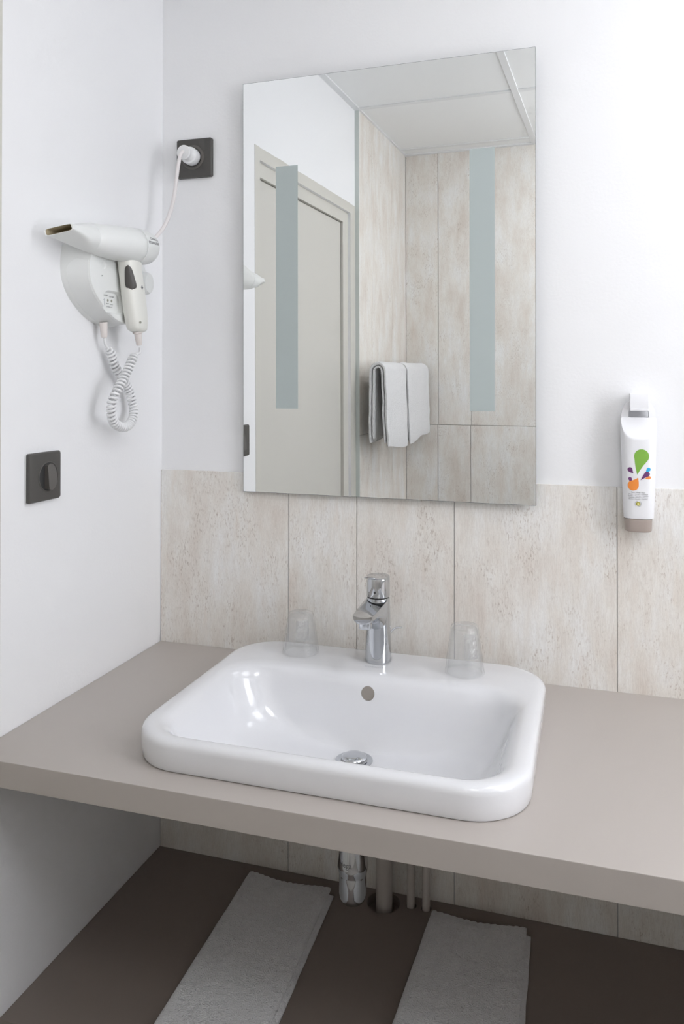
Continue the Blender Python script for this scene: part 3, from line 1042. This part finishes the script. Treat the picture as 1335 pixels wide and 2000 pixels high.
for k in range(steps + 1):
    s = tot * k / steps
    while i < len(acc) - 2 and acc[i + 1] < s:
        i += 1
    f_ = (s - acc[i]) / max(1e-9, acc[i + 1] - acc[i])
    p = cp[i].lerp(cp[i + 1], f_)
    Nn = Nc[i].lerp(Nc[i + 1], f_).normalized()
    Tt = Tc[i].lerp(Tc[i + 1], f_).normalized()
    Bb = Tt.cross(Nn)
    amp = 0.0070 * min(1.0, max(0.0, (s - 0.020) / 0.014)) * min(1.0, max(0.0, (tot - 0.020 - s) / 0.014))
    a = 2 * math.pi * s / pitch
    helix.append(p + (Nn * math.cos(a) + Bb * math.sin(a)) * amp)
obj('coiled_cord', tube(helix, 0.0025, 8), M['cord'], hold, True, angle=180)

# ------------------------------------------------------------------ hair dryer
dry = thing('hair_dryer', 'white hair dryer with flat nozzle hanging in its wall holder', 'hair dryer', (0.064, -0.215, 1.53))
Rr = Vector((0.0720, -0.1780, 1.6985))
Ff = Vector((0.0500, -0.3450, 1.6925))
ax = (Ff - Rr).normalized()
Mb = axis_matrix(Rr, ax)          # local z runs from rear to front
LB = (Ff - Rr).length
RB = [(0.020, -0.0055), (0.0262, -0.0030), (0.0305, 0.004), (0.0330, 0.014), (0.0343, 0.026), (0.03465, 0.0420)]
rear = obj('rear_cap', lathe([(0.002, -0.0075), (0.012, -0.0070)] + RB, 56, Mb), M['plastic'], dry, True, angle=60)
RF = [(0.0336, 0.0420), (0.03445, 0.0432), (0.0341, 0.058), (0.0330, 0.080), (0.0312, 0.110), (0.0285, 0.135), (0.0262, 0.155), (0.0245, LB - 0.012), (0.0235, LB)]
obj('barrel', lathe(RF, 56, Mb), M['plastic'], dry, True, angle=50)
# concentrator nozzle: round collar blending into a flat slit, twisted a little
Tip = Vector((0.0500, -0.4220, 1.6930))
collar = Ff - ax * 0.008
nz = 9
rings = []
nn = 48
sx, sz = Vector((0.0415, 0.0215, 0.0130)).normalized(), Vector((-0.26, 0.0, 0.96)).normalized()
cxv, czv = (Mb.to_3x3() @ Vector((1, 0, 0))), (Mb.to_3x3() @ Vector((0, 1, 0)))
if cxv.x < 0:
    cxv = -cxv
if abs(cxv.z) > 0.5:
    cxv, czv = czv, cxv
if cxv.x < 0:
    cxv = -cxv
if czv.z < 0:
    czv = -czv
for k in range(nz + 1):
    t = k / nz
    s = t * t * (3 - 2 * t)
    c = collar.lerp(Tip, t)
    u = cxv.lerp(sx, s).normalized()
    v = czv.lerp(sz, s).normalized()
    a_ = 0.0250 * (1 - s) + 0.0235 * s
    b__ = 0.0250 * (1 - s) ** 1.2 + 0.0062 * (1 - (1 - s) ** 1.2)
    e = 2 + 4.5 * s
    ring = []
    for i in range(nn):
        th = 2 * math.pi * i / nn
        cc, ss = math.cos(th), math.sin(th)
        ring.append(c + u * (a_ * math.copysign(abs(cc) ** (2 / e), cc)) + v * (b__ * math.copysign(abs(ss) ** (2 / e), ss)))
    rings.append(ring)
tipring = rings[-1]
cen = Tip
inner0 = [cen + (p - cen) * 0.90 for p in tipring]
inner0 = [p + (Vector((0, 0, 1)) * 0) for p in inner0]
back = (collar - Tip).normalized()
inner1 = [p + back * 0.028 for p in inner0]
nozzle = obj('nozzle', loft(rings + [inner0], cap1=False), M['plastic'], dry, True, angle=50)
obj('nozzle_slot', loft([[p - back * 0.0003 for p in inner0], inner1], cap0=False), M['nozzle_in'], dry, True, angle=50)
# handle
HO = Vector((-0.0260, 0.0410, 0.0030))
hp = [Vector(q) + HO for q in [(0.0890, -0.2700, 1.6700), (0.0895, -0.2680, 1.6500), (0.0900, -0.2635, 1.6260), (0.0902, -0.2570, 1.5980), (0.0903, -0.2510, 1.5700), (0.0902, -0.2465, 1.5480), (0.0900, -0.2440, 1.5360), (0.0900, -0.2432, 1.5310)]]
hr = [(0.0270, 0.0185), (0.0262, 0.0180), (0.0268, 0.0178), (0.0280, 0.0180), (0.0272, 0.0180), (0.0248, 0.0175), (0.0215, 0.0160), (0.0140, 0.0110)]
path = catmull(hp, 5)
rings = []
for k, p in enumerate(path):
    t = k / 5
    i = min(int(t), len(hr) - 2)
    f_ = t - i
    a_ = hr[i][0] * (1 - f_) + hr[i + 1][0] * f_
    b__ = hr[i][1] * (1 - f_) + hr[i + 1][1] * f_
    rings.append([p + Vector((b__ * math.copysign(abs(math.sin(th)) ** 0.8, math.sin(th)), a_ * math.copysign(abs(math.cos(th)) ** 0.8, math.cos(th)), 0)) for th in [2 * math.pi * q / 36 for q in range(36)]])
handle = obj('handle', loft(rings), M['plastic_ivory'], dry, True, angle=60)
# dark switch on the side of the grip nearest the nozzle
rings = []
sn, st = Vector((0.68, -0.73, 0)), Vector((0.73, 0.68, 0))
for k in range(13):
    t = k / 12
    z = 1.6560 - 0.0450 * t
    c = Vector((0.0640 + 0.0108, -0.2272 + 0.0105 * t - 0.0222, z)) + sn * 0.0004 + st * (-0.0020 + 0.0015 * t)
    w = (0.0058 + 0.0062 * t) * (1 - abs(2 * t - 1) ** 5) ** 0.5 + 0.0004
    rings.append([c + st * (w * math.cos(th)) + sn * (0.0034 * math.sin(th)) for th in [2 * math.pi * q / 24 for q in range(24)]])
obj('switch', loft(rings), M['anthracite'], dry, True, angle=60)
bm = bmesh.new()
for dy_, dz_ in ((0.0021, 0), (-0.0021, 0), (0, 0.0024), (0, -0.0024)):
    lathe([(0.0016, 0), (0.0016, 0.0005)], 12, axis_matrix(HO + Vector((0.1076, -0.2560 + dy_, 1.6150 + dz_)), (1, 0, 0)), bm=bm)
obj('fan_symbol', bm, M['ink'], dry)
obj('hang_hole', lathe([(0.0024, 0), (0.0024, 0.0008)], 20, axis_matrix(HO + Vector((0.1066, -0.2600, 1.5480)), (1, -0.3, 0))), M['shaver_hole'], dry)
obj('cord_sleeve', lathe([(0.0100, 0.0), (0.0098, 0.003), (0.0072, 0.005), (0.0056, 0.026), (0.0046, 0.0275)], 24, axis_matrix(HO + Vector((0.0900, -0.2425, 1.5320)), (0.0, 0.24, -1))), M['relief'], dry, True)
# maker's lettering wrapped on the rear cap
for s, size, dz_, dyo in (('Cleanline', 0.0075, 0.0048, 0.002), ('manuset', 0.0108, -0.0026, 0.0)):
    me = text_mesh(s, size)
    for v in me.vertices:
        along = v.co.x + dyo
        up = v.co.y + dz_ + 0.006
        lz = 0.0215 - along
        rr = 0.0348
        for (r0, l0), (r1, l1) in zip(RB, RB[1:]):
            if l0 <= lz <= l1:
                rr = r0 + (r1 - r0) * (lz - l0) / (l1 - l0) + 0.0004
        if lz < RB[0][1]:
            rr = RB[0][0]
        a = up / 0.034 + 0.10
        pc = Rr + ax * lz
        v.co = pc + (cxv * math.cos(a) + czv * math.sin(a)) * rr
    obj('lettering', me, M['ink'], dry)

# ------------------------------------------------------------------ soap bottle on its bracket
BXC = 0.9820
br = thing('bottle_bracket', 'small white hook bracket on the wall above the soap bottle', 'bracket', (BXC + 0.0005, 0, 1.388))
obj('arm', mkbox(0.9700, 0.9950, -0.0440, 0.0, 1.3930, 1.4170, bevel=0.001), M['bottle'], br)
obj('hook_face', loft([xz_rrect(0.9664, 0.9987, 1.3905, 1.4180, 0.0015, -0.0400), xz_rrect(0.9664, 0.9987, 1.3905, 1.4180, 0.0015, -0.0490), xz_rrect(0.9674, 0.9977, 1.3915, 1.4150, 0.001, -0.0500)]), M['bottle'], br, True, angle=30)
obj('hook_lip', mkbox(0.9668, 0.9983, -0.0505, -0.0400, 1.3865, 1.3912, bevel=0.0012), M['bottle'], br)
bt = thing('soap_bottle', 'white soap bottle with coloured drop print and taupe cap hanging on the wall', 'soap bottle', (BXC, -0.03, 1.170))
BR = [  # z, half width, y back, y front
    (1.1945, 0.0238, -0.0120, -0.0470), (1.1955, 0.0252, -0.0100, -0.0490), (1.2000, 0.0256, -0.0095, -0.0500), (1.2400, 0.0272, -0.0090, -0.0515), (1.2800, 0.0285, -0.0088, -0.0523), (1.3150, 0.0296, -0.0086, -0.0526),
    (1.3300, 0.0300, -0.0086, -0.0526)] + [(1.3340 + 0.0022 * k, 0.0301 + 0.00002 * k, -0.0086 - 0.00005 * k, -0.0526) for k in range(18)] + [(1.3730, 0.0300, -0.0100, -0.052), (1.3745, 0.029, -0.0110, -0.051)]


def facet(z):
    return -0.0530 + 0.47 * max(0.0, z - 1.3360)


def bottle_at(z):
    for (a, b_) in zip(BR, BR[1:]):
        if a[0] <= z <= b_[0]:
            t = (z - a[0]) / (b_[0] - a[0])
            return [a[k] + (b_[k] - a[k]) * t for k in (1, 2, 3)]
    return BR[0][1:] if z < BR[0][0] else BR[-1][1:]


EXP = 2.9


def bottle_front(x, z):
    w, yb, yf = bottle_at(z)
    u = min(0.98, abs(x - BXC) / w)
    return (yb + yf) / 2 - (yb - yf) / 2 * (1 - u ** EXP) ** (1 / EXP)


obj('body', loft([[Vector((p.x, max(p.y, min(facet(p.z), yb - 0.004)) if p.z > 1.336 else p.y, p.z)) for p in superring(BXC, (yb + yf) / 2, z, w, (yb - yf) / 2, EXP, 96)] for z, w, yb, yf in BR]),
    M['bottle'], bt, True, angle=22)
# hanging loop above the shoulder
n = 40
outer, innr = [], []
for i in range(n + 1):
    a = math.pi * i / n
    outer.append((BXC + 0.0292 * math.copysign(abs(math.cos(a)) ** 0.85, math.cos(a)), 1.3720 + 0.0350 * abs(math.sin(a)) ** 0.85))
    innr.append((BXC + 0.0172 * math.copysign(abs(math.cos(a)) ** 0.4, math.cos(a)), 1.3745 + 0.0180 * abs(math.sin(a)) ** 0.5))
bm = bmesh.new()
rows_ = []
for (ox, oz), (ix, iz) in zip(outer, innr):
    rows_.append([bm.verts.new((ox, -0.0120, oz)), bm.verts.new((ox, -0.0330, oz)), bm.verts.new((ix, -0.0352, iz)), bm.verts.new((ix, -0.0120, iz))])
for a, b_ in zip(rows_, rows_[1:]):
    for k in range(4):
        bm.faces.new((a[k], a[(k + 1) % 4], b_[(k + 1) % 4], b_[k]))
bm.faces.new(rows_[0])
bm.faces.new(list(reversed(rows_[-1])))
obj('hanging_loop', bm, M['bottle'], bt, True, angle=50)
obj('cap', loft([superring(BXC - 0.001, -0.0300, z, w, d, 3.2, 56) for z, w, d in ((1.1712, 0.0195, 0.0150), (1.1722, 0.0218, 0.0172), (1.1740, 0.0228, 0.0182), (1.1944, 0.0237, 0.0190))]), M['taupe_cap'], bt, True, angle=50)


def drop(cx, cz, r, tx, tz, m, lift, name='printed_drop'):
    d = Vector((tx - cx, tz - cz))
    base = math.atan2(d.y, d.x)
    P = []
    n = 30
    for i in range(n + 1):
        a = base + math.radians(62) + math.radians(236) * i / n
        P.append((cx + r * math.cos(a), cz + r * math.sin(a)))
    A, B = Vector(P[-1]), Vector(P[0])
    T_ = Vector((tx, tz))
    C_ = Vector((cx, cz))
    side1 = [A.lerp(T_, k / 7) + (C_.lerp(T_, 0.5) - A.lerp(T_, 0.5)) * (-0.10) * math.sin(math.pi * k / 7) for k in range(1, 7)]
    side2 = [T_.lerp(B, k / 7) + (C_.lerp(T_, 0.5) - T_.lerp(B, 0.5)) * (0.14) * math.sin(math.pi * k / 7) for k in range(1, 7)]
    P = [Vector(p) for p in P] + side1 + [T_] + side2
    bm = bmesh.new()
    # ring layers so the print follows the curved bottle
    prev = None
    cpt = Vector((sum(p.x for p in P) / len(P), sum(p.y for p in P) / len(P)))
    for k in range(5):
        f = (k + 1) / 5
        ring = []
        for p in P:
            q = cpt.lerp(p, f)
            ring.append(bm.verts.new((q.x, bottle_front(q.x, q.y) - lift, q.y)))
        if prev:
            for i in range(len(P)):
                bm.faces.new((prev[i], prev[(i + 1) % len(P)], ring[(i + 1) % len(P)], ring[i]))
        else:
            bm.faces.new(ring)
        prev = ring
    obj(name, bm, m, bt)


drop(0.9860, 1.3068, 0.0124, 0.9787, 1.2741, M['green'], 0.0004)
drop(0.9667, 1.2827, 0.0042, 0.9724, 1.2764, M['purple'], 0.0004)
drop(0.9667, 1.2664, 0.0030, 0.9700, 1.2580, M['purple'], 0.0003)
drop(0.9718, 1.2548, 0.0092, 0.9800, 1.2688, M['orange'], 0.0006)
drop(0.9982, 1.2693, 0.0030, 0.9910, 1.2668, M['orange'], 0.0003)
drop(0.9975, 1.2837, 0.0034, 0.9930, 1.2775, M['cyan'], 0.0003)
drop(0.9950, 1.2755, 0.0045, 0.9840, 1.2645, M['purple'], 0.0006)
for k, s in enumerate(('Face \u2022 Body \u2022 Hair', 'Visage \u2022 Corps \u2022 Cheveux', 'Rostro \u2022 Cuerpo \u2022 Cabello', 'Gesicht \u2022 K\u00f6rper \u2022 Haare', 'Rosto \u2022 Corpo \u2022 Cabelos')):
    me = text_mesh(s, 0.0031)
    for v in me.vertices:
        x, z = 0.9803 + v.co.x, 1.2424 - 0.0029 * k + v.co.y
        v.co = (x, bottle_front(x, z) - 0.0004, z)
    obj('printed_text', me, M['ink'], bt)
Me = axis_matrix((0.9802, bottle_front(0.9802, 1.2225) - 0.0002, 1.2225), (0, -1, 0))
obj('printed_emblem', lathe([(0.0036, 0.0), (0.0036, 0.0003)], 28, Me), M['olive'], bt)
obj('printed_emblem', lathe([(0.0019, 0.0003), (0.0019, 0.0005)], 24, Me), mat('print_pale_yellow', srgb(225, 220, 150), 0.4), bt)
bm = bmesh.new()
for k in range(16):
    if k in (3, 4, 11):
        continue
    a = 2 * math.pi * k / 16
    x, z = 0.9802 + 0.0051 * math.cos(a), 1.2225 + 0.0051 * math.sin(a)
    y = bottle_front(x, z)
    box(bm, x - 0.0006, x + 0.0006, y - 0.0005, y - 0.0002, z - 0.0006, z + 0.0006)
obj('printed_emblem_text', bm, M['ink_light'], bt)

# ------------------------------------------------------------------ plumbing under the counter
trap = thing('bottle_trap', 'chrome bottle trap hanging under the washbasin', 'trap', (0.5165, -0.258, 0.556))
Mp = Matrix.Translation((0.5165, -0.258, 0.0))
obj('tailpipe', lathe([(0.016, 0.670), (0.016, 0.785)], 32, Mp), M['chrome'], trap, True)
obj('union_cone', lathe([(0.0232, 0.6090), (0.0262, 0.6215), (0.0258, 0.6260), (0.0205, 0.672), (0.0165, 0.690)], 56, Mp), M['chrome'], trap, True, angle=30)
obj('cup', lathe([(0.002, 0.5590), (0.012, 0.5598), (0.0185, 0.5630), (0.0220, 0.5690), (0.0232, 0.5760), (0.0232, 0.6150)], 56, Mp), M['chrome'], trap, True, angle=60)
obj('outlet', tube(catmull([(0.5165, -0.258, 0.700), (0.5160, -0.20, 0.700), (0.5150, -0.08, 0.700), (0.5140, -0.0365, 0.700)]), 0.0145, 20), M['chrome'], trap, True)
me = text_mesh('viega', 0.0120)
for v in me.vertices:
    a = math.radians(-106) + v.co.x / 0.024
    z = 0.6335 + v.co.y
    rr = 0.0258 + (0.0205 - 0.0258) * (z - 0.626) / 0.046 + 0.0003
    v.co = (0.5165 + rr * math.cos(a), -0.258 + rr * math.sin(a), z)
obj('maker_mark', me, mat('engraving_grey', (0.25, 0.25, 0.26), 0.5), trap)
pw = obj('drain_pipe', tube([(0.514, -0.0365, 0.02), (0.514, -0.0365, 0.30), (0.514, -0.0365, 0.7145)], 0.0160, 32), M['pipe'], origin=(0.514, -0.0365, 0.0), smooth=True)
tag(pw, 'thick grey drain pipe passing through a round hole in the shelf', 'pipe')
for x, lb in ((0.5665, 'thin grey supply pipe next to the thick drain pipe'), (0.5965, 'thin grey supply pipe farthest from the chrome trap')):
    q = obj('supply_pipe', tube([(x, -0.0335, 0.02), (x, -0.0335, 0.3), (x, -0.0335, 0.78)], 0.0076, 24), M['pipe'], origin=(x, -0.0335, 0.0), smooth=True)
    tag(q, lb, 'pipe', 'supply pipes behind the trap')

# ------------------------------------------------------------------ folded towels on the shelf
def folded_towel(label, corners, seed):
    """corners: back-left, back-right, front-left, front-right (x, y)"""
    bl, brr, fl, fr = [Vector(c) for c in corners]
    t = thing('folded_towel', label, 'towel', ((bl.x + brr.x) / 2, (bl.y + fl.y) / 2, ZS), 'folded towels on the shelf')
    NU, NV = 44, 96

    def layer(name, z0, z1, du, dback, scallop):
        top, bot = [], []
        for j in range(NV + 1):
            v = j / NV
            rt, rb = [], []
            for i in range(NU + 1):
                u = i / NU
                e = bl.lerp(brr, u).lerp(fl.lerp(fr, u), v)
                x = e.x + du * (0.3 + 0.7 * u)
                y = e.y - dback * (1 - v)
                if scallop:
                    y -= (1 - v) ** 6 * (0.011 * math.sin(math.pi * u) ** 1.5 - 0.0034 * abs(math.sin(u * 14 * math.pi)))
                x += 0.0012 * noise.noise(Vector((v * 9 + seed, u * 2, du * 100)))
                edge = min(u, 1 - u) * NU
                rim = min(1.0, (edge / 3.0)) if edge < 3 else 1.0
                rim = math.sqrt(max(0.0, 1 - (1 - rim) ** 2))
                vv = min(v, 1 - v) * NV
                rv = min(1.0, vv / 3.0)
                rv = math.sqrt(max(0.0, 1 - (1 - rv) ** 2))
                hz = (z1 - z0) * (0.35 + 0.65 * rim * rv)
                hz *= 1 - 0.18 * (1 - min(1, v * 22)) if scallop else 1
                wob = 0.0011 * noise.noise(Vector((x * 26, y * 26, seed))) + 0.0006 * noise.noise(Vector((x * 80, y * 80, seed + 4)))
                hemdip = -0.0012 if (scallop and 0.035 < v < 0.046) else 0.0
                rt.append(Vector((x, y, z0 + max(0.0008, hz + wob * rim * rv + hemdip))))
                rb.append(Vector((x, y, z0)))
            top.append(rt)
            bot.append(rb)
        bm = bmesh.new()
        T_ = [[bm.verts.new(p) for p in r] for r in top]
        B_ = [[bm.verts.new(p) for p in r] for r in bot]
        for j in range(NV):
            for i in range(NU):
                bm.faces.new((T_[j][i], T_[j][i + 1], T_[j + 1][i + 1], T_[j + 1][i]))
                bm.faces.new((B_[j][i], B_[j + 1][i], B_[j + 1][i + 1], B_[j][i + 1]))
        for j in range(NV):
            bm.faces.new((T_[j][0], T_[j + 1][0], B_[j + 1][0], B_[j][0]))
            bm.faces.new((T_[j][NU], B_[j][NU], B_[j + 1][NU], T_[j + 1][NU]))
        for i in range(NU):
            bm.faces.new((T_[0][i], B_[0][i], B_[0][i + 1], T_[0][i + 1]))
            bm.faces.new((T_[NV][i], T_[NV][i + 1], B_[NV][i + 1], B_[NV][i]))
        obj(name, bm, M['terry'], t, True, angle=180)

    layer('lower_fold', ZS + 0.0003, ZS + 0.0085, 0.0085, 0.0085, False)
    layer('upper_fold', ZS + 0.0085, ZS + 0.0165, 0.0, 0.0, True)


folded_towel('folded white terry towel on shelf nearer the side wall', [(0.2330, -0.0460), (0.4080, -0.0470), (0.2490, -0.470), (0.4250, -0.470)], 1.0)
folded_towel('folded white terry towel on shelf right of the pipes', [(0.6115, -0.0520), (0.7870, -0.0475), (0.5995, -0.470), (0.7970, -0.470)], 9.0)

# ------------------------------------------------------------------ towel rail on the tiled side wall (seen in the mirror)
RX_, RZ_ = 0.0975, 1.4600
rail = thing('towel_rail', 'chrome towel rail on tiled wall under the hanging towels', 'towel rail', (TP, -1.70, RZ_))
obj('bar', tube([(RX_, -1.400, RZ_), (RX_, -1.7, RZ_), (RX_, -2.062, RZ_)], 0.0080, 20), M['chrome'], rail, True)
for y in (-1.660, -2.060):
    obj('bracket', tube([(TP, y, RZ_), (0.05, y, RZ_), (RX_, y, RZ_)], 0.0065, 16), M['chrome'], rail, True)


def hanging_towel(label, y0, y1, zf, zb, seed):
    t = thing('hanging_towel', label, 'towel', (RX_, (y0 + y1) / 2, min(zf, zb)), 'towels hanging on the rail')

    def sheet(name, ri, ro, df, db):
        rings = []
        NY = 40
        for k in range(NY + 1):
            v = k / NY
            y = y0 + (y1 - y0) * v
            edge = min(v, 1 - v) * NY
            rim = math.sqrt(max(0.0, 1 - (1 - min(1.0, edge / 2.5)) ** 2))
            zF = zf + df + 0.012 * math.sin(v * 3.0 + seed) + 0.010 * noise.noise(Vector((v * 3, seed, 1)))
            zB = zb + db + 0.006 * math.sin(v * 4 + seed * 2)
            mid = (ri + ro) / 2
            th = (ro - ri) / 2 * (0.45 + 0.55 * rim)
            pts_o, pts_i = [], []
            # path: back bottom -> up -> over -> front bottom
            path_ = []
            for q in range(14):
                path_.append((RX_ - mid, zB + (RZ_ - zB) * q / 14, (-1, 0)))
            for q in range(13):
                a = math.pi - math.pi * q / 12
                path_.append((RX_ + mid * math.cos(a), RZ_ + mid * math.sin(a), (math.cos(a), math.sin(a))))
            for q in range(1, 15):
                path_.append((RX_ + mid, RZ_ - (RZ_ - zF) * q / 14, (1, 0)))
            for q, (x, z, (nx, nz_)) in enumerate(path_):
                drop_ = max(0.0, (RZ_ - z) / 0.3)
                flare = 0.010 * drop_ * (1 if nx > 0 else -0.6)
                w = 0.0030 * noise.noise(Vector((y * 9 + seed, z * 9, nx))) + 0.0015 * noise.noise(Vector((y * 30, z * 30, seed)))
                yy = y + 0.010 * drop_ * (v - 0.5) * 2 + 0.004 * noise.noise(Vector((z * 8, seed, v)))
                tend = th
                if q in (0, len(path_) - 1):
                    tend = th * 0.45
                pts_o.append(Vector((x + flare + nx * (tend + w), yy, z + nz_ * (tend + w))))
                pts_i.append(Vector((x + flare - nx * (tend - w), yy, z - nz_ * (tend - w))))
            rings.append(pts_o + list(reversed(pts_i)))
        obj(name, loft(rings), M['terry'], t, True, angle=60)

    sheet('inner_fold', 0.0100, 0.0205, 0.012, 0.015)
    sheet('outer_fold', 0.0208, 0.0345, 0.0, 0.0)


hanging_towel('white terry towel on the rail nearer the door, longer of the pair', -1.345, -1.640, 1.168, 1.195, 2.0)
hanging_towel('white terry towel on the rail nearer the tiled corner', -1.668, -2.045, 1.172, 1.190, 5.0)
